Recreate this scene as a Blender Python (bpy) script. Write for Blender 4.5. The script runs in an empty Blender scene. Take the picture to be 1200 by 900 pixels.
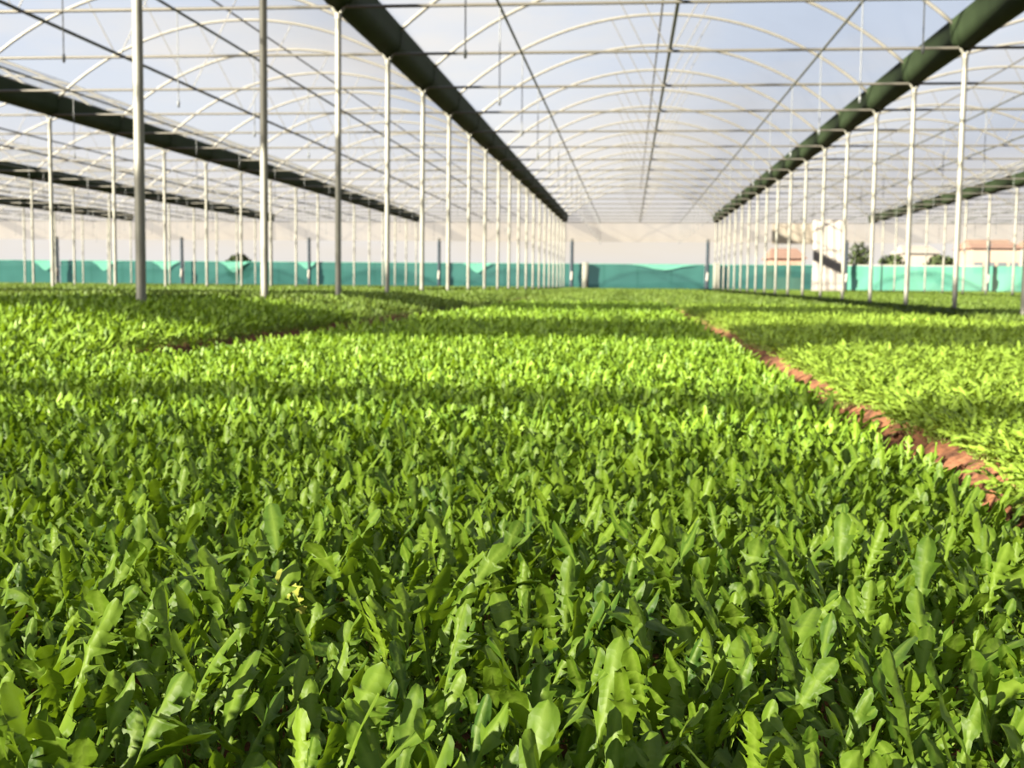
import bpy, bmesh, math, random
import numpy as np
from mathutils import Matrix, Vector, Euler, noise

S = bpy.context.scene
COL = S.collection
R = math.radians

# ------------------------------------------------------------------ camera
F, YAW, PITCH, ROLL = 1397.0, 0.0969, 0.0849, 0.008
CAMZ = 0.52
cd = bpy.data.cameras.new('camera')
cd.sensor_width = 36.0
cd.lens = F * 36.0 / 1200.0
cd.clip_start = 0.02
cd.clip_end = 2000
cd.dof.use_dof = True
cd.dof.focus_distance = 1.15
cd.dof.aperture_fstop = 13.0
cam = bpy.data.objects.new('camera', cd)
COL.objects.link(cam)
MC = Matrix.Rotation(YAW, 4, 'Z') @ Matrix.Rotation(math.pi / 2 - PITCH, 4, 'X') @ Matrix.Rotation(ROLL, 4, 'Z')
cam.matrix_world = Matrix.Translation((0, 0, CAMZ)) @ MC
S.camera = cam
MI = cam.matrix_world.inverted()


def proj(p):
    """pixel of a world point, or None behind the camera (used only to leave out what no one can see)"""
    q = MI @ Vector(p)
    if q.z > -0.2:
        return None
    return 600 + F * q.x / -q.z, 450 - F * q.y / -q.z


def seen(pts, m=70):
    for p in pts:
        a = proj(p)
        if a and -m < a[0] < 1200 + m and -m < a[1] < 900 + m:
            return True
    return False


# ------------------------------------------------------------------ light
S.view_settings.view_transform = 'Standard'
S.view_settings.look = 'None'
S.view_settings.gamma = 1.0
S.view_settings.exposure = 0.0
S.cycles.transparent_max_bounces = 40
S.cycles.max_bounces = 8
S.cycles.sample_clamp_indirect = 4.0

SUN_AZ, SUN_EL = R(48), R(20)     # azimuth: degrees left of straight behind the camera's row
sun_dir = Vector((-math.sin(SUN_AZ) * math.cos(SUN_EL), -math.cos(SUN_AZ) * math.cos(SUN_EL), math.sin(SUN_EL)))
sl = bpy.data.lights.new('sun', 'SUN')
sl.energy = 40
sl.angle = R(1.2)
sl.color = (1.0, 0.90, 0.70)
so = bpy.data.objects.new('sun', sl)
so.rotation_euler = sun_dir.to_track_quat('Z', 'Y').to_euler()
so.location = (-20, -12, 20)
COL.objects.link(so)

w = bpy.data.worlds.new('sky')
S.world = w
w.use_nodes = True
nt = w.node_tree
nt.nodes.clear()
N = nt.nodes.new
L = nt.links.new
out = N('ShaderNodeOutputWorld')
bg = N('ShaderNodeBackground')
tc = N('ShaderNodeTexCoord')
sep = N('ShaderNodeSeparateXYZ')
L(tc.outputs['Generated'], sep.inputs[0])
ramp = N('ShaderNodeValToRGB')
el = ramp.color_ramp.elements
el[0].position = 0.0
el[0].color = (0.86, 0.86, 0.88, 1)
el[1].position = 1.0
el[1].color = (0.20, 0.33, 0.60, 1)
for p, c in ((0.03, (0.98, 0.88, 0.74)), (0.065, (0.84, 0.80, 0.78)), (0.13, (0.78, 0.84, 0.95)), (0.24, (0.74, 0.84, 1.02)), (0.5, (0.34, 0.48, 0.74))):
    e = el.new(p)
    e.color = (*c, 1)
L(sep.outputs['Z'], ramp.inputs[0])
mp = N('ShaderNodeMapping')
mp.inputs['Scale'].default_value = (1.6, 1.6, 5.5)
L(tc.outputs['Generated'], mp.inputs[0])
nz = N('ShaderNodeTexNoise')
nz.inputs['Scale'].default_value = 2.2
nz.inputs['Detail'].default_value = 5
nz.inputs['Roughness'].default_value = 0.55
L(mp.outputs[0], nz.inputs['Vector'])
cr = N('ShaderNodeValToRGB')
cr.color_ramp.elements[0].position = 0.46
cr.color_ramp.elements[1].position = 0.68
L(nz.outputs['Fac'], cr.inputs[0])
mx = N('ShaderNodeMix')
mx.data_type = 'RGBA'
L(cr.outputs['Color'], mx.inputs['Factor'])
L(ramp.outputs[0], mx.inputs['A'])
mx.inputs['B'].default_value = (0.96, 0.93, 0.91, 1)
L(mx.outputs['Result'], bg.inputs[0])
bg.inputs[1].default_value = 0.92
L(bg.outputs[0], out.inputs[0])


# ------------------------------------------------------------------ materials
def mat(name, base, rough=0.6, metal=0.0, var=0.0, vscale=6.0, bump=0.0, bscale=40.0, stretch=(1, 1, 1), spec=0.5, base2=None):
    m = bpy.data.materials.new(name)
    m.use_nodes = True
    t = m.node_tree
    b = t.nodes['Principled BSDF']
    b.inputs['Roughness'].default_value = rough
    b.inputs['Metallic'].default_value = metal
    b.inputs['Specular IOR Level'].default_value = spec
    b.inputs['Base Color'].default_value = (*base, 1)
    co = t.nodes.new('ShaderNodeTexCoord')
    mpn = t.nodes.new('ShaderNodeMapping')
    mpn.inputs['Scale'].default_value = stretch
    t.links.new(co.outputs['Object'], mpn.inputs[0])
    if var or base2:
        n = t.nodes.new('ShaderNodeTexNoise')
        n.inputs['Scale'].default_value = vscale
        n.inputs['Detail'].default_value = 4
        t.links.new(mpn.outputs[0], n.inputs['Vector'])
        r = t.nodes.new('ShaderNodeValToRGB')
        c2 = base2 or tuple(c * (1 - var) for c in base)
        r.color_ramp.elements[0].position = 0.35
        r.color_ramp.elements[0].color = (*c2, 1)
        r.color_ramp.elements[1].position = 0.65
        r.color_ramp.elements[1].color = (*base, 1)
        t.links.new(n.outputs['Fac'], r.inputs[0])
        t.links.new(r.outputs[0], b.inputs['Base Color'])
    if bump:
        n2 = t.nodes.new('ShaderNodeTexNoise')
        n2.inputs['Scale'].default_value = bscale
        n2.inputs['Detail'].default_value = 5
        t.links.new(mpn.outputs[0], n2.inputs['Vector'])
        bp = t.nodes.new('ShaderNodeBump')
        bp.inputs['Strength'].default_value = bump
        bp.inputs['Distance'].default_value = 0.02
        t.links.new(n2.outputs['Fac'], bp.inputs['Height'])
        t.links.new(bp.outputs[0], b.inputs['Normal'])
    return m


def leaf_mat(name, dark, light, rib, tr, trans=0.38, back=1.25, patch=0.0):
    m = bpy.data.materials.new(name)
    m.use_nodes = True
    t = m.node_tree
    b = t.nodes['Principled BSDF']
    o = t.nodes['Material Output']
    oi = t.nodes.new('ShaderNodeObjectInfo')
    at = t.nodes.new('ShaderNodeAttribute')
    at.attribute_name = 'leafcol'          # r: rib, g: per-leaf tint, b: along the blade
    sp = t.nodes.new('ShaderNodeSeparateColor')
    t.links.new(at.outputs['Color'], sp.inputs[0])
    ad = t.nodes.new('ShaderNodeMath')
    ad.operation = 'MULTIPLY_ADD'
    t.links.new(oi.outputs['Random'], ad.inputs[0])
    ad.inputs[1].default_value = 0.55
    ml = t.nodes.new('ShaderNodeMath')
    ml.operation = 'MULTIPLY'
    ml.inputs[1].default_value = 0.45
    t.links.new(sp.outputs['Green'], ml.inputs[0])
    t.links.new(ml.outputs[0], ad.inputs[2])
    c1 = t.nodes.new('ShaderNodeMix')
    c1.data_type = 'RGBA'
    t.links.new(ad.outputs[0], c1.inputs['Factor'])
    c1.inputs['A'].default_value = (*dark, 1)
    c1.inputs['B'].default_value = (*light, 1)
    nzz = t.nodes.new('ShaderNodeTexNoise')
    nzz.inputs['Scale'].default_value = 55
    nzz.inputs['Detail'].default_value = 3
    co = t.nodes.new('ShaderNodeTexCoord')
    t.links.new(co.outputs['Object'], nzz.inputs['Vector'])
    hs = t.nodes.new('ShaderNodeHueSaturation')
    mr = t.nodes.new('ShaderNodeMapRange')
    mr.inputs['To Min'].default_value = 0.82
    mr.inputs['To Max'].default_value = 1.18
    t.links.new(nzz.outputs['Fac'], mr.inputs['Value'])
    t.links.new(mr.outputs[0], hs.inputs['Value'])
    t.links.new(c1.outputs['Result'], hs.inputs['Color'])
    c2 = t.nodes.new('ShaderNodeMix')
    c2.data_type = 'RGBA'
    t.links.new(sp.outputs['Red'], c2.inputs['Factor'])
    t.links.new(hs.outputs[0], c2.inputs['A'])
    c2.inputs['B'].default_value = (*rib, 1)
    t.links.new(c2.outputs['Result'], b.inputs['Base Color'])
    b.inputs['Roughness'].default_value = 0.48
    b.inputs['Specular IOR Level'].default_value = 0.22
    bp = t.nodes.new('ShaderNodeBump')
    bp.inputs['Strength'].default_value = 0.35
    bp.inputs['Distance'].default_value = 0.002
    vn = t.nodes.new('ShaderNodeTexVoronoi')
    vn.inputs['Scale'].default_value = 170
    t.links.new(co.outputs['Object'], vn.inputs['Vector'])
    t.links.new(vn.outputs['Distance'], bp.inputs['Height'])
    t.links.new(bp.outputs[0], b.inputs['Normal'])
    tl = t.nodes.new('ShaderNodeBsdfTranslucent')
    mm = t.nodes.new('ShaderNodeMix')
    mm.data_type = 'RGBA'
    mm.inputs['Factor'].default_value = 0.65
    t.links.new(c2.outputs['Result'], mm.inputs['A'])
    mm.inputs['B'].default_value = (*tr, 1)
    t.links.new(mm.outputs['Result'], tl.inputs['Color'])
    ms = t.nodes.new('ShaderNodeMixShader')
    ms.inputs[0].default_value = trans
    t.links.new(b.outputs[0], ms.inputs[1])
    t.links.new(tl.outputs[0], ms.inputs[2])
    t.links.new(ms.outputs[0], o.inputs[0])
    return m


def sheet_mat(name, col, clear, tint=(1, 1, 1), trans=0.5, rough=0.5, wrinkle=0.0):
    """thin plastic or cloth: part clear, part diffusing"""
    m = bpy.data.materials.new(name)
    m.use_nodes = True
    t = m.node_tree
    t.nodes.clear()
    o = t.nodes.new('ShaderNodeOutputMaterial')
    tp = t.nodes.new('ShaderNodeBsdfTransparent')
    tp.inputs[0].default_value = (*tint, 1)
    df = t.nodes.new('ShaderNodeBsdfDiffuse')
    df.inputs[0].default_value = (*col, 1)
    tl = t.nodes.new('ShaderNodeBsdfTranslucent')
    tl.inputs[0].default_value = (*col, 1)
    a = t.nodes.new('ShaderNodeMixShader')
    a.inputs[0].default_value = trans
    t.links.new(df.outputs[0], a.inputs[1])
    t.links.new(tl.outputs[0], a.inputs[2])
    b = t.nodes.new('ShaderNodeMixShader')
    b.inputs[0].default_value = clear
    if wrinkle:
        co = t.nodes.new('ShaderNodeTexCoord')
        mpn = t.nodes.new('ShaderNodeMapping')
        mpn.inputs['Scale'].default_value = (0.5, 0.25, 0.6)
        n = t.nodes.new('ShaderNodeTexNoise')
        n.inputs['Scale'].default_value = 1.0
        n.inputs['Detail'].default_value = 4
        r = t.nodes.new('ShaderNodeMapRange')
        r.inputs['From Min'].default_value = 0.3
        r.inputs['From Max'].default_value = 0.7
        r.inputs['To Min'].default_value = clear - wrinkle
        r.inputs['To Max'].default_value = clear + wrinkle
        t.links.new(co.outputs['Object'], mpn.inputs[0])
        t.links.new(mpn.outputs[0], n.inputs['Vector'])
        t.links.new(n.outputs['Fac'], r.inputs['Value'])
        lw = t.nodes.new('ShaderNodeLayerWeight')     # film reflects and scatters more at a glancing angle
        lw.inputs['Blend'].default_value = 0.5
        pw = t.nodes.new('ShaderNodeMath')
        pw.operation = 'POWER'
        pw.inputs[1].default_value = 3.0
        t.links.new(lw.outputs['Facing'], pw.inputs[0])
        ma = t.nodes.new('ShaderNodeMath')
        ma.operation = 'MULTIPLY_ADD'
        ma.inputs[1].default_value = -0.22
        t.links.new(pw.outputs[0], ma.inputs[0])
        t.links.new(r.outputs[0], ma.inputs[2])
        t.links.new(ma.outputs[0], b.inputs[0])
    t.links.new(a.outputs[0], b.inputs[1])
    t.links.new(tp.outputs[0], b.inputs[2])
    t.links.new(b.outputs[0], o.inputs[0])
    return m


M_POST = mat('galvanised_post', (0.155, 0.155, 0.135), 0.5, 0.15, var=0.15, vscale=5, bump=0.05)
M_TUBE = mat('galvanised_tube', (0.095, 0.09, 0.078), 0.45, 0.2, var=0.12, vscale=4)
M_ARCH = mat('bright_tube', (0.16, 0.155, 0.14), 0.45, 0.1, var=0.12, vscale=4)
M_PIPE = mat('dark_pipe', (0.07, 0.075, 0.075), 0.5, 0.1, var=0.2)
M_DROP = mat('black_tube', (0.10, 0.11, 0.12), 0.5, var=0.2)
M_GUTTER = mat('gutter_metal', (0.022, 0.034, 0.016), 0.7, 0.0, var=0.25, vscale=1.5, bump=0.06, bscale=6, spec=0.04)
M_FILM = sheet_mat('greenhouse_film', (0.22, 0.23, 0.25), 0.93, (0.97, 0.98, 0.99), 0.6, wrinkle=0.035)
M_GABLE = sheet_mat('gable_film', (0.40, 0.36, 0.31), 0.82, (0.99, 0.96, 0.90), 0.6)
M_GABLE2 = sheet_mat('cream_sheet', (0.35, 0.32, 0.28), 0.35, (0.99, 0.96, 0.90), 0.6)
M_CURTAIN = mat('white_plastic', (0.20, 0.185, 0.175), 0.6, var=0.06, vscale=3)
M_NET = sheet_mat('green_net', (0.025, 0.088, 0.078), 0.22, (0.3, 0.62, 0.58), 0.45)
M_NETSUNLIT = sheet_mat('sunlit_green_net', (0.085, 0.26, 0.20), 0.10, (0.7, 1, 0.9), 0.4)  # same net with the sun on it put into a paler colour
M_SAG = sheet_mat('mint_net', (0.09, 0.25, 0.20), 0.12, (0.8, 1, 0.95), 0.4)
M_BLOCKER = sheet_mat('shade_blocker', (0.5, 0.5, 0.48), 0.19, (1, 1, 1), 0.3)  # for the unseen strips added to shade the beds
M_BLOCKER2 = sheet_mat('thin_shade_blocker', (0.6, 0.6, 0.58), 0.38, (1, 1, 1), 0.3)  # weaker blocker, added to half-shade the foreground
M_SOIL = mat('soil', (0.19, 0.085, 0.045), 0.95, bump=0.8, bscale=30, vscale=14, base2=(0.065, 0.031, 0.020), spec=0.1)
M_ROCKET = leaf_mat('rocket_leaf', (0.026, 0.070, 0.008), (0.130, 0.212, 0.014), (0.22, 0.32, 0.05), (0.23, 0.38, 0.008), trans=0.28)
M_FAR = leaf_mat('shade_toned_leaf', (0.030, 0.066, 0.008), (0.085, 0.128, 0.014), (0.14, 0.20, 0.05), (0.15, 0.20, 0.012), trans=0.25)  # darker rocket leaf: the far field's shade is put into its colour
M_YELLOW = leaf_mat('yellowing_leaf', (0.40, 0.46, 0.08), (0.50, 0.52, 0.12), (0.55, 0.50, 0.20), (0.6, 0.6, 0.08))
M_MIZUNA = leaf_mat('fine_leaf', (0.085, 0.145, 0.014), (0.165, 0.25, 0.028), (0.26, 0.36, 0.08), (0.30, 0.40, 0.02))
M_POLE = mat('dark_pole', (0.02, 0.028, 0.038), 0.7, var=0.2, spec=0.1)
M_PALE = mat('pale_block', (0.11, 0.115, 0.10), 0.9, var=0.15)
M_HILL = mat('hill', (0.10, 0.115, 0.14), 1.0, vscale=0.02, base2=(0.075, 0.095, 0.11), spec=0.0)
M_TREE = mat('tree_leaves', (0.035, 0.048, 0.018), 0.9, vscale=2, base2=(0.018, 0.028, 0.012), spec=0.1)
M_TRUNK = mat('bark', (0.12, 0.09, 0.06), 0.9, var=0.3)
M_HOUSE = mat('render_wall', (0.20, 0.15, 0.12), 0.9, var=0.12, vscale=0.5)
M_HOUSE2 = mat('pale_render_wall', (0.17, 0.155, 0.14), 0.9, var=0.12, vscale=0.5)
M_ROOFT = mat('clay_roof', (0.13, 0.075, 0.055), 0.9, var=0.2, vscale=1)
M_WIN = mat('dark_window', (0.06, 0.07, 0.08), 0.3)
M_BRICK = mat('brown_wall', (0.20, 0.12, 0.09), 0.9, var=0.25, vscale=1.5)


# ------------------------------------------------------------------ mesh helpers
def link(o, parent=None):
    COL.objects.link(o)
    if parent:
        o.parent = parent
    return o


def mesh_data(name, vs, fs, m, smooth=True):
    me = bpy.data.meshes.new(name)
    me.from_pydata([tuple(v) for v in vs], [], fs)
    if m:
        me.materials.append(m)
    if smooth:
        me.polygons.foreach_set('use_smooth', [True] * len(me.polygons))
    me.update()
    return me


class MB:
    def __init__(s):
        s.v = []
        s.f = []

    def box(s, a, b):
        x0, y0, z0 = a
        x1, y1, z1 = b
        n = len(s.v)
        s.v += [(x0, y0, z0), (x1, y0, z0), (x1, y1, z0), (x0, y1, z0), (x0, y0, z1), (x1, y0, z1), (x1, y1, z1), (x0, y1, z1)]
        s.f += [tuple(n + i for i in q) for q in ((0, 3, 2, 1), (4, 5, 6, 7), (0, 1, 5, 4), (1, 2, 6, 5), (2, 3, 7, 6), (3, 0, 4, 7))]
        return s

    def tube(s, pts, r, n=8, cap=True):
        pts = [Vector(p) for p in pts]
        if len(pts) == 2 and not isinstance(r, (list, tuple)):      # extra rings keep the end caps from bending the shading
            a_, b_ = pts
            e_ = (b_ - a_).normalized() * min(0.01, (b_ - a_).length * .2)
            pts = [a_, a_ + e_, b_ - e_, b_]
        rs = r if isinstance(r, (list, tuple)) else [r] * len(pts)
        base = len(s.v)
        up0 = None
        for i, p in enumerate(pts):
            d = (pts[min(i + 1, len(pts) - 1)] - pts[max(i - 1, 0)]).normalized()
            if up0 is None:
                up0 = Vector((0, 1, 0)) if abs(d.y) < 0.9 else Vector((0, 0, 1))
            a = d.cross(up0).normalized()
            b = d.cross(a).normalized()
            for k in range(n):
                t = 2 * math.pi * k / n
                s.v.append(tuple(p + (a * math.cos(t) + b * math.sin(t)) * rs[i]))
        for i in range(len(pts) - 1):
            for k in range(n):
                q = base + i * n
                s.f.append((q + k, q + n + k, q + n + (k + 1) % n, q + (k + 1) % n))
        if cap:
            s.f.append(tuple(base + k for k in range(n)))
            e = base + (len(pts) - 1) * n
            s.f.append(tuple(e + k for k in reversed(range(n))))
        return s

    def data(s, name, m, smooth=True):
        me = mesh_data(name, s.v, s.f, m, False)
        if smooth:
            me.polygons.foreach_set('use_smooth', [len(p.vertices) == 4 for p in me.polygons])
        return me

    def obj(s, name, m, parent=None, smooth=True):
        return link(bpy.data.objects.new(name, s.data(name, m, smooth)), parent)


def inst(name, me, parent=None, loc=(0, 0, 0), rot=(0, 0, 0), sc=1.0):
    o = bpy.data.objects.new(name, me)
    o.location = loc
    o.rotation_euler = rot
    o.scale = (sc, sc, sc) if not isinstance(sc, tuple) else sc
    return link(o, parent)


def empty(name, loc):
    o = bpy.data.objects.new(name, None)
    o.empty_display_size = 0.1
    o.location = loc
    return link(o)


def tag(o, label=None, cat=None, group=None, kind=None):
    if label:
        o['label'] = label
    if cat:
        o['category'] = cat
    if group:
        o['group'] = group
    if kind:
        o['kind'] = kind
    return o


ORD = ['nearest', 'second', 'third', 'fourth', 'fifth', 'sixth', 'seventh', 'eighth', 'ninth', 'tenth', 'eleventh', 'twelfth', 'thirteenth', 'fourteenth', 'fifteenth', 'sixteenth', 'seventeenth',
       'eighteenth', 'nineteenth', 'twentieth', 'twenty-first', 'twenty-second']

# ------------------------------------------------------------------ layout of the greenhouse
SP, K0, NF = 3.63, 2.834, 20                  # frame spacing, first frame, number of frames
XA, W = -4.33, 9.90
ZT, ZG, ZR = CAMZ + 4.007, CAMZ + 4.21, CAMZ + 6.22
YE = (K0 + NF - 1) * SP                       # end wall, 79 m
LEAN = 0.0047
ROWS = {-4: XA - 4 * W, -3: XA - 3 * W, -2: XA - 2 * W, -1: XA - W, 0: XA, 1: XA + W, 2: XA + 2 * W, 3: XA + 3 * W}
ROWNAME = {0: 'in the row left of the centre aisle', 1: 'in the row right of the centre aisle', -1: 'in the second row left of centre',
           -2: 'in the third row left of centre', -3: 'in the fourth row left of centre', -4: 'in the leftmost row',
           2: 'in the second row right of centre', 3: 'in the rightmost row'}
SPANNAME = {0: 'of the centre span', -1: 'of the first span left of centre', -2: 'of the second span left of centre', -3: 'of the third span left of centre',
            -4: 'of the fourth span left of centre', 1: 'of the first span right of centre', 2: 'of the second span right of centre'}


def fy(i):
    return (K0 + i) * SP


def sm(a, b, x):
    t = min(1, max(0, (x - a) / (b - a)))
    return t * t * (3 - 2 * t)


FUR = ((0.86, 0.145, 0.07), (-2.72, 0.24, 0.12), (4.6, 0.2, 0.05), (8.4, 0.2, 0.05), (-6.6, 0.2, 0.05), (-10.6, 0.2, 0.05))


def gz(x, y):
    z = 0.0
    if x < -2.6:
        z += (0.07 + 0.13 * sm(-3.0, -4.3, x)) * (1 - 0.75 * sm(22, 60, y)) * sm(-2.6, -2.95, x)
    for c, wd, d in FUR:
        if -3 < c < -2:
            d *= sm(6.0, 7.2, y)
        z -= d * (1 - sm(wd * 0.6, wd * 1.5, abs(x - c)))
    return z


# ------------------------------------------------------------------ floor
xs = [-70, -50]
x = -47.0
while x < 34:
    near = any(abs(x - c) < 0.6 for c, _, _ in FUR[:2])
    xs.append(x)
    x += 0.035 if near else (0.4 if -5 < x < 6 else 1.5)
xs += [40, 60]
ys = [-12, -8, -5, -3]
y = -2.0
while y < 130:
    ys.append(y)
    y += 0.05 if y < 5 else (0.12 if y < 11 else (0.6 if y < 30 else 4))
vs = []
for yy in ys:
    for xx in xs:
        z = gz(xx, yy)
        d = min(abs(xx - 0.86), abs(xx + 2.72))
        if d < 0.45 and yy < 30:
            z += 0.028 * noise.noise((xx * 9, yy * 9, 0)) + 0.018 * noise.noise((xx * 25, yy * 25, 3))
        vs.append((xx, yy, z))
nx = len(xs)
fs = [(j * nx + i, j * nx + i + 1, (j + 1) * nx + i + 1, (j + 1) * nx + i) for j in range(len(ys) - 1) for i in range(nx - 1)]
floor = link(bpy.data.objects.new('floor', mesh_data('floor', vs, fs, M_SOIL)))
tag(floor, 'reddish brown soil floor under the salad beds', kind='structure')

# clods in the open furrow
clods = []
for k in range(5):
    bm = bmesh.new()
    bmesh.ops.create_icosphere(bm, subdivisions=1, radius=1)
    for v in bm.verts:
        v.co *= 0.8 + 0.45 * noise.noise(v.co * 1.3 + Vector((k * 7, 0, 0)))
        v.co.z *= 0.75
    me = bpy.data.meshes.new('soil_clod')
    bm.to_mesh(me)
    bm.free()
    me.materials.append(M_SOIL)
    clods.append(me)
rg = random.Random(4)
for k in range(420):
    yy = 2.2 + 9.5 * rg.random() ** 1.5
    xx = 0.86 + rg.gauss(0, 0.09)
    r = rg.uniform(0.007, 0.024) * (1 + 0.03 * yy)
    inst('soil_clod', clods[k % 5], floor, (xx, yy, gz(xx, yy) + r * 0.35), (rg.random() * 3, rg.random() * 3, rg.random() * 6), r)

# ------------------------------------------------------------------ posts
POST_R = 0.045
pm = MB().tube([(0, 0, -0.25), (0, 0, ZT - 0.12)], POST_R, 14)
post_me = pm.data('post_tube', M_POST)
br = MB()
br.tube([(0, 0, -0.02), (-0.16, 0, 0.22)], 0.026, 8)
brL = br.data('bracket_arm', M_POST)
br = MB()
br.tube([(0, 0, -0.02), (0.16, 0, 0.22)], 0.026, 8)
brR = br.data('bracket_arm', M_POST)
col_me = MB().tube([(0, 0, -0.07), (0, 0, 0.03)], POST_R + 0.008, 14).data('collar', M_POST)
for r, X in ROWS.items():
    n = 0
    for i in range(-2, NF):
        Y = fy(i)
        top = (X + LEAN * 4, Y, ZT)
        if not seen([(X, Y, 0.1 + j * 0.55) for j in range(9)]):
            continue
        e = empty('steel_post', (X, Y, gz(X, Y)))
        e.rotation_euler = (0, math.atan(LEAN), 0)
        g = gz(X, Y)
        inst('post_tube', post_me, e, (0, 0, -g))
        h = ZT - g - 0.12
        inst('collar', col_me, e, (0, 0, h))
        inst('bracket_arm', brL, e, (0, 0, h))
        inst('bracket_arm', brR, e, (0, 0, h))
        if n < 22:
            lab = ('%s pale steel post %s' % (ORD[n] + ('-nearest' if n else ''), ROWNAME[r]))
        else:
            lab = 'thin distant steel post beyond the tenth ' + ROWNAME[r]
        tag(e, lab, 'post', 'steel posts ' + ROWNAME[r])
        n += 1

# ------------------------------------------------------------------ arches with tie bars and struts
HALF = W / 2
RISE = ZR - ZG
RAD = (HALF ** 2 + RISE ** 2) / (2 * RISE)


def arc_z(u):
    return ZR - RAD + math.sqrt(RAD ** 2 - u ** 2)


arch_me = MB().tube([(u, 0, arc_z(u)) for u in np.linspace(-HALF + .12, HALF - .12, 33)], 0.034, 8).data('arch_tube', M_ARCH)
tie_me = MB().tube([(-HALF + .1, 0, ZT), (HALF - .1, 0, ZT)], 0.026, 8).data('tie_bar', M_TUBE)
stl_me = MB().tube([(-0.02, 0, ZT), (-1.15, 0, arc_z(1.15))], 0.009, 6).data('strut', M_TUBE)
str_me = MB().tube([(0.02, 0, ZT), (1.15, 0, arc_z(1.15))], 0.009, 6).data('strut', M_TUBE)
for s in range(-4, 3):
    Xc = XA + W * (s + 0.5) + LEAN * 4
    n = 0
    for i in range(-2, NF):
        Y = fy(i)
        if not seen([(Xc + u, Y, arc_z(u)) for u in np.linspace(-HALF, HALF, 15)] + [(Xc + u, Y, ZT) for u in np.linspace(-HALF, HALF, 15)], 20):
            continue
        e = empty('roof_arch', (Xc, Y, 0))
        inst('arch_tube', arch_me, e)
        inst('tie_bar', tie_me, e)
        inst('strut', stl_me, e)
        inst('strut', str_me, e)
        if n < 22:
            lab = '%s arched roof frame with straight tie bar %s' % (ORD[n] + ('-nearest' if n else ''), SPANNAME[s])
        else:
            lab = 'small distant roof arch beyond the tenth ' + SPANNAME[s]
        tag(e, lab, 'roof frame', 'roof arches ' + SPANNAME[s])
        n += 1

# ------------------------------------------------------------------ gutters (rounded trough in one section per bay)
prof = []
for k in range(13):
    a = math.pi + math.pi * k / 12
    prof.append((0.23 * math.cos(a), 0.22 * math.sin(a)))
prof = [(-0.25, 0.27), (-0.235, 0.13)] + prof + [(0.235, 0.13), (0.25, 0.27)]


def gutter_section(L_):
    vs, fs = [], []
    rings = [(0, 1.035), (0.12, 1.035), (0.121, 1.0), (L_ - 0.001, 1.0)]
    for yy, sc in rings:
        for (px, pz) in prof:
            vs.append((px * sc, yy, pz * sc))
    n = len(prof)
    for j in range(len(rings) - 1):
        for i in range(n - 1):
            fs.append((j * n + i, (j + 1) * n + i, (j + 1) * n + i + 1, j * n + i + 1))
    for j in range(len(rings) - 1):          # lid of film clips closing the trough
        fs.append((j * n + n - 1, (j + 1) * n + n - 1, (j + 1) * n, j * n))
    me = mesh_data('gutter_section', vs, fs, M_GUTTER)
    return me


gsec = gutter_section(SP)
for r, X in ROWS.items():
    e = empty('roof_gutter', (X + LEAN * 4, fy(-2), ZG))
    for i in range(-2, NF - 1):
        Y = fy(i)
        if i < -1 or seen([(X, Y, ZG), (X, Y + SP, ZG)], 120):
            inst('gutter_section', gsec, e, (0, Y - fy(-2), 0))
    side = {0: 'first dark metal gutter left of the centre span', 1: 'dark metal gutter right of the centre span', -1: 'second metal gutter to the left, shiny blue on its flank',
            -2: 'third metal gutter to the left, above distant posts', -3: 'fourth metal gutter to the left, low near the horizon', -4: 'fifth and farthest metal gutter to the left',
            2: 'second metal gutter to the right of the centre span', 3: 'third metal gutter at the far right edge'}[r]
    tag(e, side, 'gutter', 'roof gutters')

# ------------------------------------------------------------------ long pipes and sprinkler droppers
drop_me = MB()
drop_me.tube([(0, 0, 0), (0, 0, -1.30)], 0.008, 6)
drop_me.tube([(0, 0, -1.30), (0, 0, -1.33), (0, 0, -1.40)], [0.012, 0.022, 0.016], 8)
drop_me = drop_me.data('sprinkler_dropper', M_DROP)
for s in range(-4, 3):
    Xc = XA + W * (s + 0.5) + LEAN * 4
    for off, side in ((-2.55, 'left'), (2.55, 'right')):
        e = MB().tube([(0, 0, 0), (0, YE - 2, 0)], 0.021, 8).obj('irrigation_pipe', M_PIPE)
        e.location = (Xc + off, 2, ZT - 0.05)
        tag(e, 'thin dark irrigation pipe, %s half %s' % (side, SPANNAME[s]), 'pipe', 'irrigation pipes')
        for i in range(-1, NF):
            Y = fy(i)
            if seen([(Xc + off, Y, ZT - q) for q in (0, .7, 1.3)], 10):
                inst('sprinkler_dropper', drop_me, e, (0, Y - 2 - 0.1, 0))
    c = MB().tube([(0, 0, 0), (0, YE - 2, 0)], 0.030, 8).obj('centre_rail', M_PIPE)
    c.location = (Xc, 2, ZT + 0.05)
    tag(c, 'dark rail on the tie bars down the middle ' + SPANNAME[s], 'rail', 'rails on the tie bars')
    c = MB().tube([(0, 0, 0), (0, YE - 2, 0)], 0.022, 8).obj('ridge_tube', M_TUBE)
    c.location = (Xc, 2, ZR - 0.05)
    tag(c, 'ridge tube joining the tops of the arches ' + SPANNAME[s], 'ridge tube', 'ridge tubes')

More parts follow.
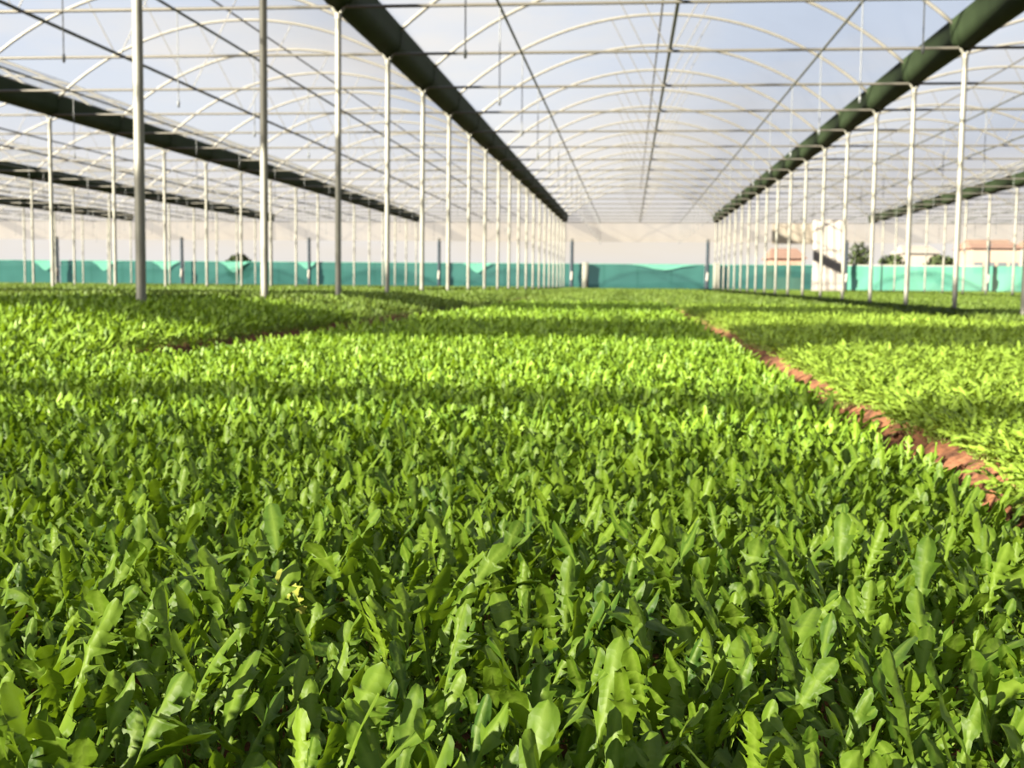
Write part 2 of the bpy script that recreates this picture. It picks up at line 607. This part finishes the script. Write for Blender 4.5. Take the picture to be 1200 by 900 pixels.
# ------------------------------------------------------------------ roof film
for s in range(-4, 3):
    Xc = XA + W * (s + 0.5) + LEAN * 4
    us = np.linspace(-HALF + 0.22, HALF - 0.22, 25)
    yl = []
    for i in range(-5, NF - 1):
        yl += [(fy(i) + SP * q, 0.03 * math.sin(math.pi * q)) for q in (0, .25, .5, .75)]
    yl.append((YE, 0))
    vs = [(u, yy, arc_z(u) + 0.035 + b) for yy, b in yl for u in us]
    n = len(us)
    fs = [(j * n + i, j * n + i + 1, (j + 1) * n + i + 1, (j + 1) * n + i) for j in range(len(yl) - 1) for i in range(n - 1)]
    c = link(bpy.data.objects.new('ceiling', mesh_data('ceiling', vs, fs, M_FILM)))
    c.location.x = Xc
    tag(c, 'clear plastic roof film ' + SPANNAME[s], kind='structure')

# unseen strips added at tie-bar height to cast the dark bands over the beds
for (y0, y1, m) in ((-13.0, -4.85, M_BLOCKER2), (-4.45, -3.75, M_BLOCKER), (0.3, 4.5, M_BLOCKER), (9.2, 14.0, M_BLOCKER)):
    vs, fs = [], []
    nn = 100
    for j, yy in enumerate((y0, (y0 + y1) / 2, y1)):
        for i in range(nn + 1):
            xx = -36 + 56 * i / nn
            ye = yy - (1.7 * sm(-8.8, -7.6, xx) if j == 2 and m is M_BLOCKER2 else 0)
            vs.append((xx, ye + 0.25 * noise.noise((xx * .6, yy, 5)), ZT + 0.06 + 0.02 * noise.noise((xx, yy, 1))))
    fs = [(j * (nn + 1) + i, j * (nn + 1) + i + 1, (j + 1) * (nn + 1) + i + 1, (j + 1) * (nn + 1) + i) for j in range(2) for i in range(nn)]
    c = link(bpy.data.objects.new('added_shade_strip', mesh_data('shade_strip', vs, fs, m)))
    tag(c, 'added unseen strip above the near bays, casting shade bands on the beds', kind='structure')

# ------------------------------------------------------------------ end wall: gable film, header, net, poles
for s in range(-4, 3):
    Xc = XA + W * (s + 0.5)
    us = np.linspace(-HALF, HALF, 25)
    vs = [(u, 0, ZT - 0.02) for u in us] + [(u, 0, max(arc_z(u), ZT)) for u in us]
    fs = [(i, i + 1, 26 + i, 25 + i) for i in range(24)]
    c = link(bpy.data.objects.new('wall_back', mesh_data('wall_back', vs, fs, M_FILM)))
    c.location = (Xc, YE + 0.05, 0)
    tag(c, 'clear film gable at the far end ' + SPANNAME[s], kind='structure')
    vs, fs = [], []
    for j, z in enumerate(np.linspace(CAMZ + 2.72, ZT - 0.02, 4)):
        for i in range(41):
            u = -HALF + W * i / 40
            vs.append((u, 0.05 * math.sin(i * 1.3 + j), z))
    fs = [(j * 41 + i, j * 41 + i + 1, (j + 1) * 41 + i + 1, (j + 1) * 41 + i) for j in range(3) for i in range(40)]
    c = link(bpy.data.objects.new('wall_back_valance', mesh_data('valance', vs, fs, M_GABLE)))
    c.location = (Xc, YE + 0.1, 0)
    tag(c, 'cream plastic band above the far opening ' + SPANNAME[s], kind='structure')

YN = 89.0                                     # the green net stands beyond the end of the roof
NET_TOP = CAMZ + 1.41
rg = random.Random(8)
for s in range(-5, 4):
    X0 = XA + W * s
    pale = s >= 2  # bays whose sunlight is painted into the net colour
    vs, fs = [], []
    for j in range(7):
        for i in range(41):
            u = 0.05 + (W - 0.12) * i / 40
            z = NET_TOP * j / 6 + (0.04 * noise.noise((X0 + u, 0, 2)) if j == 6 else 0)
            vs.append((u, 0.10 * noise.noise(((X0 + u) * 0.8, j * .5, 1)), z))
    if s == 1:                                # dark net until it meets the one coloured as sunlit
        pass
    fs = [(j * 41 + i, j * 41 + i + 1, (j + 1) * 41 + i + 1, (j + 1) * 41 + i) for j in range(6) for i in range(40)]
    e = empty('windbreak_net', (X0, YN, 0))
    for k in range(0, 41 if s == 3 else 40, 10):
        MB().tube([(k * W / 40, 0.15, 0), (k * W / 40, 0.15, NET_TOP + 0.06)], 0.03, 6).obj('stake', M_TUBE, e)
    m = M_NETSUNLIT if pale else M_NET
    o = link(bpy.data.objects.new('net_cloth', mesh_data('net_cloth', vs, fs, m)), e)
    MB().tube([(0.05, 0.1, NET_TOP + 0.01), (W - 0.08, 0.1, NET_TOP + 0.01)], 0.07 if s == 2 else 0.025, 6).obj('top_wire', M_CURTAIN if s == 2 else M_NETSUNLIT, e)
    nm = {-5: 'at the left edge', -4: 'in the fourth bay left of centre', -3: 'in the third bay left of centre', -2: 'in the second bay left of centre', -1: 'in the first bay left of centre',
          0: 'across the centre aisle', 1: 'behind the white curtain', 2: 'with a white upper edge, sunlight painted in', 3: 'at the right edge, sunlight painted in'}[s]
    tag(e, '%s green windbreak net across the far end, %s' % ('pale' if pale else 'deep', nm), 'net', 'windbreak nets')
    if pale:
        continue
    for fx, wd, dp in ((-45.0, 1.1, .75), (-40.3, 1.0, .75), (-35.4, 1.1, .7), (-30.0, 1.15, .8), (-24.3, .9, .5), (-11.3, 1.1, .7), (2.5, 2.4, .42)):
        if not X0 <= fx < X0 + W:
            continue
        pts = [(-wd, 0), (-wd * .55, -dp * .35), (-wd * .25, -dp * .8), (0, -dp), (wd * .25, -dp * .8), (wd * .55, -dp * .35), (wd, 0)]
        vs = [(a, -0.02, 0.0) for a, b in pts] + [(a, -0.06 - 0.05 * (q % 2), b) for q, (a, b) in enumerate(pts)]
        fs = [(i, 7 + i, 8 + i, i + 1) for i in range(6)]
        o = link(bpy.data.objects.new('sagging_flap', mesh_data('sagging_flap', vs, fs, M_SAG)), e)
        o.location = (fx - X0, -0.12, NET_TOP - 0.02)
        tag(o, 'mint green sagging flap hanging from the net top')

# dark poles and pale blocks at the gutter lines
for r, X in ROWS.items():
    e = empty('dark_pole', (X + 0.1, YN - 0.6, 0))
    MB().tube([(0, 0, -0.1), (0, 0, CAMZ + 3.15)], 0.12, 10).obj('pole_tube', M_POLE, e)
    MB().tube([(0, 0, CAMZ + 3.16), (0, 0, CAMZ + 3.25)], [0.13, 0.08], 10).obj('pole_cap', M_POLE, e)
    o = MB().tube([(-0.02, -0.16, 0.75), (0.02, -0.16, 1.35)], 0.08, 8).obj('pale_wrap', M_CURTAIN, e)
    tag(o, 'short white wrap around the pole')
    tag(e, 'dark upright pole at the far wall ' + {0: 'left of the centre aisle', 1: 'right of the centre aisle'}.get(r, ROWNAME[r]), 'pole', 'dark poles at the far wall')
    if r not in (0, 1):
        continue
    e = MB().box((-0.22, -0.2, -0.1), (0.22, 0.2, NET_TOP + 0.12)).obj('concrete_pillar', M_PALE)
    e.location = (X + (1.1 if r <= 0 else 0.75), YN - 0.5, 0)
    tag(e, 'short pale grey pillar beside the net ' + {0: 'left of the centre aisle', 1: 'right of the centre aisle'}.get(r, ROWNAME[r]), 'pillar', 'short pillars at the far wall')


def ray(px, py, Y):
    """world point on the plane y = Y through a pixel measured in the photograph"""
    d = MC.to_3x3() @ Vector(((px - 600) / F, (450 - py) / F, -1))
    t = Y / d.y
    return Vector((0, 0, CAMZ)) + d * t


# white plastic curtain and its overhead sheet
a, b = ray(953, 258, 72), ray(993, 258, 72)
vs, fs = [], []
n = 36
for j in range(13):
    for i in range(n + 1):
        u = i / n
        z = 0.05 + (a.z - 0.05) * j / 12
        pinch = 1 - 0.06 * math.sin(math.pi * j / 12)
        vs.append((a.x + (b.x - a.x) * (0.5 + (u - .5) * pinch), 72 + 0.022 * math.sin(u * 26 + j * .25) + 0.012 * math.sin(u * 61), z))
fs = [(j * (n + 1) + i, j * (n + 1) + i + 1, (j + 1) * (n + 1) + i + 1, (j + 1) * (n + 1) + i) for j in range(12) for i in range(n)]
o = link(bpy.data.objects.new('plastic_curtain', mesh_data('plastic_curtain', vs, fs, M_CURTAIN)))
md = o.modifiers.new('thick', 'SOLIDIFY')
md.thickness = 0.02
tag(o, 'white plastic curtain hanging to the ground right of the aisle', 'curtain')
curt = o
a2, b2 = ray(905, 262, 72.6), ray(955, 286, 72.6)
vs = []
for j in range(5):
    for i in range(25):
        vs.append((a2.x + (b2.x - a2.x) * i / 24, 72.6 + 0.06 * math.sin(i * 1.1 + j), b2.z + (a2.z - b2.z) * j / 4))
fs = [(j * 25 + i, j * 25 + i + 1, (j + 1) * 25 + i + 1, (j + 1) * 25 + i) for j in range(4) for i in range(24)]
o = link(bpy.data.objects.new('overhead_sheet', mesh_data('overhead_sheet', vs, fs, M_GABLE2)), curt)
md = o.modifiers.new('thick', 'SOLIDIFY')
md.thickness = 0.02
tag(o, 'cream overhead sheet')

# ------------------------------------------------------------------ beyond the far wall
vs, fs = [], []
hx = np.linspace(-260, 200, 90)
for j, (yy, f0) in enumerate(((300, 0.0), (310, 0.6), (330, 0.95), (350, 1.0), (420, 0.7))):
    for xx in hx:
        u = sm(20, 90, xx)
        h = 1.2 + 3.6 * (1 - sm(-95, -35, xx)) + 6.2 * u + 2.0 * noise.noise((xx * .02, 0, 0)) + 0.9 * noise.noise((xx * .09, 4, 0))
        vs.append((xx, yy, h * f0 - 1 + 0.5 * noise.noise((xx * .1, yy, 3))))
fs = [(j * 90 + i, j * 90 + i + 1, (j + 1) * 90 + i + 1, (j + 1) * 90 + i) for j in range(4) for i in range(89)]
o = link(bpy.data.objects.new('hill', mesh_data('hill', vs, fs, M_HILL)))
tag(o, 'low grey blue hills on the horizon', kind='structure')
vs = [(-600, 128, -.3), (600, 128, -.3), (600, 900, -.3), (-600, 900, -.3)]
o = link(bpy.data.objects.new('ground_field', mesh_data('ground_field', vs, [(0, 1, 2, 3)], M_HILL)))
tag(o, 'open land beyond the greenhouse', kind='structure')


def house(px0, px1, pyt, Y, wall, roof, label, wins=3):
    a, b = ray(px0, pyt, Y), ray(px1, pyt, Y)
    wd, ht = b.x - a.x, a.z + .3
    e = empty('house', (a.x, Y, -.3))
    MB().box((0, 0, 0), (wd, 8, ht)).obj('wall', wall, e, False)
    r = MB()
    r.v = [(-.3, -.4, ht), (wd + .3, -.4, ht), (wd + .3, 8.4, ht), (-.3, 8.4, ht), (0.3, 4, ht + 1.2), (wd - .3, 4, ht + 1.2)]
    r.f = [(0, 1, 5, 4), (2, 3, 4, 5), (1, 2, 5), (3, 0, 4), (0, 3, 2, 1)]
    r.obj('roof', roof, e, False)
    for k in range(wins):
        cx = wd * (k + .5) / wins
        MB().box((cx - .5, -.06, ht * .45), (cx + .5, .05, ht * .45 + 1.3)).obj('window', M_WIN, e, False)
    tag(e, label, 'house', 'houses beyond the far wall')


house(1140, 1196, 291, 150, M_HOUSE, M_ROOFT, 'tan flat-sided house low behind the pale net at right', 4)
house(1060, 1100, 297, 165, M_HOUSE2, M_HOUSE2, 'pale cream house behind the net, between two near posts', 3)
house(905, 943, 303, 130, M_BRICK, M_ROOFT, 'brown wall with clay roof left of the white curtain', 2)
house(1210, 1290, 290, 160, M_HOUSE2, M_ROOFT, 'cream house just beyond the right edge', 4)


def tree(px, pyt, wpx, Y, label):
    p = ray(px, pyt, Y)
    rr = wpx / F * Y / 2
    e = empty('tree', (p.x, Y, -.3))
    ht = p.z + .3
    MB().tube([(0, 0, 0), (0.1, 0, ht * .5), (0, 0, ht * .75)], [.22, .16, .08], 8).obj('trunk', M_TRUNK, e)
    vs, fs = [], []
    q = random.Random(int(px))
    for k in range(900):
        d = Vector((q.gauss(0, 1), q.gauss(0, 1), q.gauss(0, 1))).normalized() * (q.random() ** .4)
        c = Vector((d.x * rr, d.y * rr, ht * .62 + d.z * ht * .38))
        c += Vector((0, 0, 0))
        s_ = rr * q.uniform(.10, .2)
        a = Vector((q.gauss(0, 1), q.gauss(0, 1), q.gauss(0, 1))).normalized()
        b = a.orthogonal().normalized()
        nn = len(vs)
        vs += [c - a * s_, c + b * s_ * .6, c + a * s_, c - b * s_ * .6]
        fs.append((nn, nn + 1, nn + 2, nn + 3))
    o = link(bpy.data.objects.new('crown', mesh_data('crown', vs, fs, M_TREE, False)), e)
    o['kind'] = 'stuff'
    tag(e, label, 'tree', 'trees beyond the far wall')


tree(1008, 282, 26, 115, 'dark green tree right behind the white curtain')
tree(1103, 299, 40, 125, 'low dark bushy tree behind the net near the right posts')
tree(280, 298, 34, 115, 'small dark tree above the net on the left')
tree(1046, 298, 34, 140, 'olive green tree between the white curtain and the cream house')


# ------------------------------------------------------------------ leaves
def leaf_geo(q, kind='rocket', rows_hi=True):
    """one leaf: petiole plus blade along a bent midrib, five points across; returns verts, faces, colours"""
    if kind == 'rocket':
        Lp, Lb = q.uniform(.045, .085), q.uniform(.062, .105)
        wd = q.uniform(.0080, .0145)
        lobes = q.choice((2, 3, 4, 4, 5, 5))
        cut = q.uniform(.28, .65)
        if q.random() < .15:
            cut, wd = .08, wd * 1.15
        th, bend = q.uniform(R(60), R(88)), q.uniform(R(0), R(60))
        if q.random() < .22:
            bend = q.uniform(R(75), R(130))
    elif kind == 'mizuna':
        Lp, Lb = q.uniform(.03, .06), q.uniform(.08, .13)
        wd = q.uniform(.009, .015)
        lobes = q.choice((4, 5, 6))
        cut = q.uniform(.22, .4)
        th, bend = q.uniform(R(45), R(80)), q.uniform(R(30), R(95))
    rows = []                                  # (s along length, half width left, half width right, forward shift of edge, rib)
    for s in ((0, .35, .7, .93) if rows_hi else (0, .9)):
        rows.append((s * Lp, .0011 + .0006 * (1 - s), 0, 1))
    pk = .60 if kind == 'rocket' else .62

    def env(b):
        if b > pk:
            return math.sqrt(max(0, 1 - ((b - pk) / (1.01 - pk)) ** 1.7))
        return .34 + .66 * (b / pk) ** 1.1
    bs = []
    if not rows_hi:
        for b, k in ((.08, .5), (.3, .95), (.42, .5), (.66, 1.0), (.86, .8), (1.0, .05)):
            bs.append((b, k, .0))
    else:
        bs.append((0.02, .22, 0))
        st = .08
        span = (.70 if kind == 'rocket' else .78) / lobes
        for k in range(lobes):
            dc = cut * (1.0 - .35 * k / lobes) * q.uniform(.8, 1.2)
            bs.append((st + span * (k + .12), max(.2, 1.0 - dc * 1.35), 0))
            bs.append((st + span * (k + .45), .98, .002))
            bs.append((st + span * (k + .60), 1.20, .003))
            bs.append((st + span * (k + .72), max(.2, .95 - dc * .8), -.001))
        for b in ((.86, .92, .965) if kind == 'rocket' else (.91, .96)):
            bs.append((b, 1.0 * (1 + q.uniform(-.07, .07)), 0))
        bs.append((1.0, .10, 0))
    for b, k, sh in bs:
        rows.append((Lp + Lb * b, max(.0014, wd * env(b) * k), sh, .0))
    Lt = Lp + Lb
    fold = q.uniform(-.05, .65)
    twist = q.uniform(-.7, .7)
    side0 = q.uniform(-.25, .25)
    ph = q.uniform(0, 6)
    rip = q.uniform(.0005, .0030)
    vs, fs, cs = [], [], []
    p = Vector((0.004, 0, 0))
    last = 0
    tint = q.random()
    ac = (-1, -.5, 0, .5, 1) if rows_hi else (-1, 0, 1)
    na = len(ac)
    for (s, hw, sh, pet) in rows:
        t = s / Lt
        ang = th - bend * t ** 1.6
        d = Vector((math.cos(ang), math.sin(side0 * t) * .3, math.sin(ang))).normalized()
        p = p + d * (s - last)
        last = s
        tw = twist * t
        sd = Vector((0, 1, 0))
        sd = Matrix.Rotation(tw, 3, d) @ sd
        nrm = sd.cross(d).normalized() * -1
        for a in ac:
            edge = abs(a)
            jit = 1 + (q.uniform(-.10, .10) if not pet else 0)
            off = sd * (a * hw * jit) * (1 - .12 * fold) + nrm * (-(edge ** 1.3) * hw * fold * .8)
            off += nrm * (rip * edge * math.sin(s * 190 + ph + (2.0 if a < 0 else 0))) * (0 if pet else 1)
            off += d * (sh * edge)
            if pet and a == 0:
                off += nrm * .0016
            if a == 0 and not pet:
                off += nrm * .0008
            vs.append(p + off)
            rib = .9 if pet else (.7 * (1 - t * .5) if a == 0 else 0.0)
            cs.append((rib, tint, t, 1))
    for j in range(len(rows) - 1):
        for i in range(na - 1):
            k = j * na + i
            fs.append((k, k + 1, k + na + 1, k + na))
    return vs, fs, cs


def add_col(me, cs):
    a = me.attributes.new('leafcol', 'FLOAT_COLOR', 'POINT')
    a.data.foreach_set('color', np.array(cs, dtype=np.float32).ravel())


def leaf_data(seed, kind, m):
    v, f, c = leaf_geo(random.Random(seed), kind)
    me = mesh_data('leaf', v, f, m)
    add_col(me, c)
    return me


def plant_data(name, seed, kind, m, nl, hi=True, spread=0.0, sc=1.0):
    q = random.Random(seed)
    V, Fc, C = [], [], []
    for k in range(nl):
        v, f, c = leaf_geo(q, kind, hi)
        a = 2 * math.pi * (k * .382 + q.uniform(-.06, .06))
        s_ = q.uniform(.7, 1.1) * sc
        Rm = Matrix.Rotation(a, 3, 'Z')
        off = Vector((q.uniform(-spread, spread), q.uniform(-spread, spread), 0))
        n = len(V)
        V += [Rm @ (p * s_) + off for p in v]
        Fc += [tuple(n + i for i in t) for t in f]
        C += c
    me = mesh_data(name, V, Fc, m)
    add_col(me, C)
    return me


# ------------------------------------------------------------------ the plants one can tell apart (300)
LEAVES = [leaf_data(100 + i, 'rocket', M_ROCKET) for i in range(26)]
LEAVESY = []
for me in LEAVES[:2]:
    c = me.copy()
    c.materials.clear()
    c.materials.append(M_YELLOW)
    LEAVESY.append(c)
rg = random.Random(21)
cell = 0.059
cells = []
rowof = {}
for iy in range(-30, 62):
    for ix in range(-50, 14):
        xx = ix * cell + (cell / 2 if iy % 2 else 0)
        yy = iy * cell
        if xx > 0.70 or xx < -2.5:
            continue
        xx += rg.uniform(-.022, .022)
        yy += rg.uniform(-.015, .015)
        cells.append((xx, yy))
        rowof[(xx, yy)] = iy


def vis_rank(c):
    a = proj((c[0], c[1], .15))
    if not a or not (-25 < a[0] < 1225 and 300 < a[1] < 955):
        return None
    return math.hypot(c[0], c[1])


ranked = sorted([(vis_rank(c), c) for c in cells if vis_rank(c) is not None])
picked = [c for _, c in ranked[:300]]
pickset = set(picked)
special = {}


def nearest_to(px, py):
    best = min((c for c in picked if c not in special), key=lambda c: (lambda a: (a[0] - px) ** 2 + (a[1] - py) ** 2)(proj((c[0], c[1], .16))))
    return best


for px, py, lab, typ in ((392, 660, 'rocket plant with one yellowing leaf left of the middle of the near bed', 'yellow'),
                         (955, 745, 'tall rocket plant with bright toothed leaves at the lower right', 'tall'),
                         (1075, 770, 'upright rocket plant with long saw-edged leaves near the lower right corner', 'tall'),
                         (695, 560, 'rocket plant whose arching leaf stands above its neighbours in the middle of the near bed', 'tall'),
                         (360, 850, 'rocket plant with a broad pale oval leaf at the bottom, left of centre', 'broad'),
                         (1150, 860, 'rocket plant with broad upright leaf in the bottom right corner', 'broad'),
                         (80, 840, 'rocket plant with broad leaves in the bottom left corner', 'broad')):
    special[nearest_to(px, py)] = (lab, typ)
CARD = ['first', 'second', 'third', 'fourth', 'fifth', 'sixth', 'seventh', 'eighth', 'ninth', 'tenth', 'eleventh', 'twelfth', 'thirteenth', 'fourteenth',
        'fifteenth', 'sixteenth', 'seventeenth', 'eighteenth', 'nineteenth', 'twentieth'] + ['%dth' % k for k in range(21, 60)]
rowids = sorted({rowof[c] for c in picked})
place = {}
for ri, rw in enumerate(rowids):
    for ci, c in enumerate(sorted(c for c in picked if rowof[c] == rw)):
        place[c] = (ci, ri)
for c in picked:
    ci, ri = place[c]
    lab, typ = special.get(c, ('green rocket plant, %s from the left in the %s row up from the bottom edge' % (CARD[ci], CARD[ri]), None))
    e = empty('rocket_plant', (c[0], c[1], gz(*c) - 0.004))
    e.rotation_euler = (0, 0, rg.uniform(0, 6.28))
    big = {'tall': 1.25, 'broad': 1.12}.get(typ, 1.0) * rg.uniform(.85, 1.25)
    nl = rg.choice((7, 8, 8, 9, 10))
    for k in range(nl):
        me = rg.choice(LEAVES)
        if typ == 'yellow' and k < 2:
            me = LEAVESY[k]
        sc = big * rg.uniform(.62, 1.22)
        if me in LEAVESY:
            sc = 1.35
        wv = sc * (1.5 if typ == 'broad' and k < 3 else rg.uniform(.78, 1.08))
        o = inst('leaf', me, e, (0, 0, 0), (rg.uniform(-.15, .15), rg.uniform(-.12, .12), k * 2.4 + rg.uniform(-.3, .3)), (sc, wv, sc))
        if me in LEAVESY:
            tag(o, 'yellowing leaf')
    tag(e, lab, 'plant', 'rocket plants in the near bed')


# ------------------------------------------------------------------ the rest of the crop, scattered
def scatter(name, pts, rots, scs, meshes, label):
    c = bpy.data.collections.new(name + '_kinds')
    for k, me in enumerate(meshes):
        c.objects.link(bpy.data.objects.new('%s_kind' % name, me))
    me = bpy.data.meshes.new(name)
    me.from_pydata([tuple(p) for p in pts], [], [])
    a = me.attributes.new('rot', 'FLOAT_VECTOR', 'POINT')
    a.data.foreach_set('vector', np.array(rots, dtype=np.float32).ravel())
    a = me.attributes.new('sc', 'FLOAT', 'POINT')
    a.data.foreach_set('value', np.array(scs, dtype=np.float32))
    o = link(bpy.data.objects.new(name, me))
    ng = bpy.data.node_groups.new(name, 'GeometryNodeTree')
    ng.interface.new_socket('Geometry', in_out='INPUT', socket_type='NodeSocketGeometry')
    ng.interface.new_socket('Geometry', in_out='OUTPUT', socket_type='NodeSocketGeometry')
    n = ng.nodes
    gi, go = n.new('NodeGroupInput'), n.new('NodeGroupOutput')
    ip = n.new('GeometryNodeInstanceOnPoints')
    ci = n.new('GeometryNodeCollectionInfo')
    ci.inputs['Collection'].default_value = c
    ci.inputs['Separate Children'].default_value = True
    ci.inputs['Reset Children'].default_value = True
    ar = n.new('GeometryNodeInputNamedAttribute')
    ar.data_type = 'FLOAT_VECTOR'
    ar.inputs['Name'].default_value = 'rot'
    asc = n.new('GeometryNodeInputNamedAttribute')
    asc.data_type = 'FLOAT'
    asc.inputs['Name'].default_value = 'sc'
    l = ng.links.new
    l(gi.outputs[0], ip.inputs['Points'])
    l(ci.outputs[0], ip.inputs['Instance'])
    ip.inputs['Pick Instance'].default_value = True
    l(ar.outputs['Attribute'], ip.inputs['Rotation'])
    l(asc.outputs['Attribute'], ip.inputs['Scale'])
    l(ip.outputs[0], go.inputs[0])
    md = o.modifiers.new('scatter', 'NODES')
    md.node_group = ng
    tag(o, label, 'crop', kind='stuff')
    return o


def vis_xy(x, y, m=60):
    """keep what the camera or a camera a step to the side could see"""
    if y < 6:
        return -2.0 - .55 * max(y, 0) < x < 1.6 + .45 * max(y, 0)
    return -2.0 - .62 * y < x < 2.0 + .42 * y


def fill(q, x0, x1, y0, y1, step, zf=gz, edge=0.0):
    out = []
    ny = int((y1 - y0) / step)
    nxx = int((x1 - x0) / step)
    for j in range(ny + 1):
        for i in range(nxx + 1):
            x = x0 + (i + (.5 if j % 2 else 0)) * step + q.uniform(-.35, .35) * step
            y = y0 + j * step + q.uniform(-.35, .35) * step
            if not (x0 <= x <= x1) or not vis_xy(x, y):
                continue
            if any(abs(x - c) < wd + .03 - (.06 if c > 0 and x > c and y < 3.4 else 0) + edge + .09 * noise.noise((y * 1.7, c, 0)) and not (c < -2 and c > -3 and y < 6.3) for c, wd, _ in FUR):
                continue
            out.append((x, y, zf(x, y) - .004))
    return out


def rs(q, n, lo, hi, tilt=.12):
    return [(q.uniform(-tilt, tilt), q.uniform(-tilt, tilt), q.uniform(0, 6.283)) for _ in range(n)], [q.uniform(lo, hi) for _ in range(n)]


q = random.Random(5)
HI = [plant_data('rocket_hi', 300 + i, 'rocket', M_ROCKET, 8) for i in range(9)]
LO = [plant_data('rocket_lo', 330 + i, 'rocket', M_ROCKET, 8, False, .01) for i in range(6)]
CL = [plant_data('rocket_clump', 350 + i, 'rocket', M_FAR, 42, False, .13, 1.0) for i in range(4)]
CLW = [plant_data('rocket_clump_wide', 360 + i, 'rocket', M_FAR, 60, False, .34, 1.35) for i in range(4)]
MZ = [plant_data('mizuna_hi', 370 + i, 'mizuna', M_MIZUNA, 11, True, .012) for i in range(7)]
MZC = [plant_data('mizuna_clump', 380 + i, 'mizuna', M_MIZUNA, 40, False, .13, 1.1) for i in range(4)]

rest = [(c[0], c[1], gz(*c) - .004) for c in cells if c not in pickset and (vis_xy(*c) or c[1] < 1) and c[0] > -2.4]
near2 = fill(q, -2.66, 0.70, 62 * cell, 9.0, .064)
pts = [p for p in rest] + near2
rr_, ss_ = rs(q, len(pts), .85, 1.15)
scatter('rocket_crop', pts, rr_, ss_, HI, 'dense green rocket crop filling the bed in front, behind the nearest plants')
pts = fill(q, -2.5, 0.72, 9.0, 24, .105)
r1, s1 = rs(q, len(pts), .95, 1.3)
scatter('rocket_crop', pts, r1, s1, LO, 'blurred rocket crop farther along the middle bed')
# left bed, higher ground
pts = fill(q, -9.5, -2.66, 2.0, 13.0, .085)
r1, s1 = rs(q, len(pts), .9, 1.2)
scatter('rocket_crop', pts, r1, s1, LO, 'rocket crop on the raised bed left of the dark furrow')
# right bed, finer and lighter leaves
pts = fill(q, 0.93, 4.4, 1.0, 8.0, .055)
r1, s1 = rs(q, len(pts), .8, 1.1)
scatter('fine_leaf_crop', pts, r1, s1, MZ, 'light yellow green feathery salad crop right of the soil furrow')
pts = fill(q, 1.12, 4.4, 8.0, 24.0, .19)
r1, s1 = rs(q, len(pts), .85, 1.1)
scatter('fine_leaf_crop', pts, r1, s1, MZC, 'light feathery salad crop farther along the right bed')
# middle distance and far field
pts = fill(q, -22, -2.95, 13.0, 30.0, .20) + fill(q, 4.7, 14, 6.0, 30.0, .20) + fill(q, -2.5, 4.4, 24.0, 30.0, .20)
r1, s1 = rs(q, len(pts), .85, 1.15, .05)
scatter('distant_crop', pts, r1, s1, CL, 'green crop around the feet of the posts, shade painted into its colour')
pts = fill(q, -46, 27, 30.0, 88.0, .47)
r1, s1 = rs(q, len(pts), .8, 1.0, .03)
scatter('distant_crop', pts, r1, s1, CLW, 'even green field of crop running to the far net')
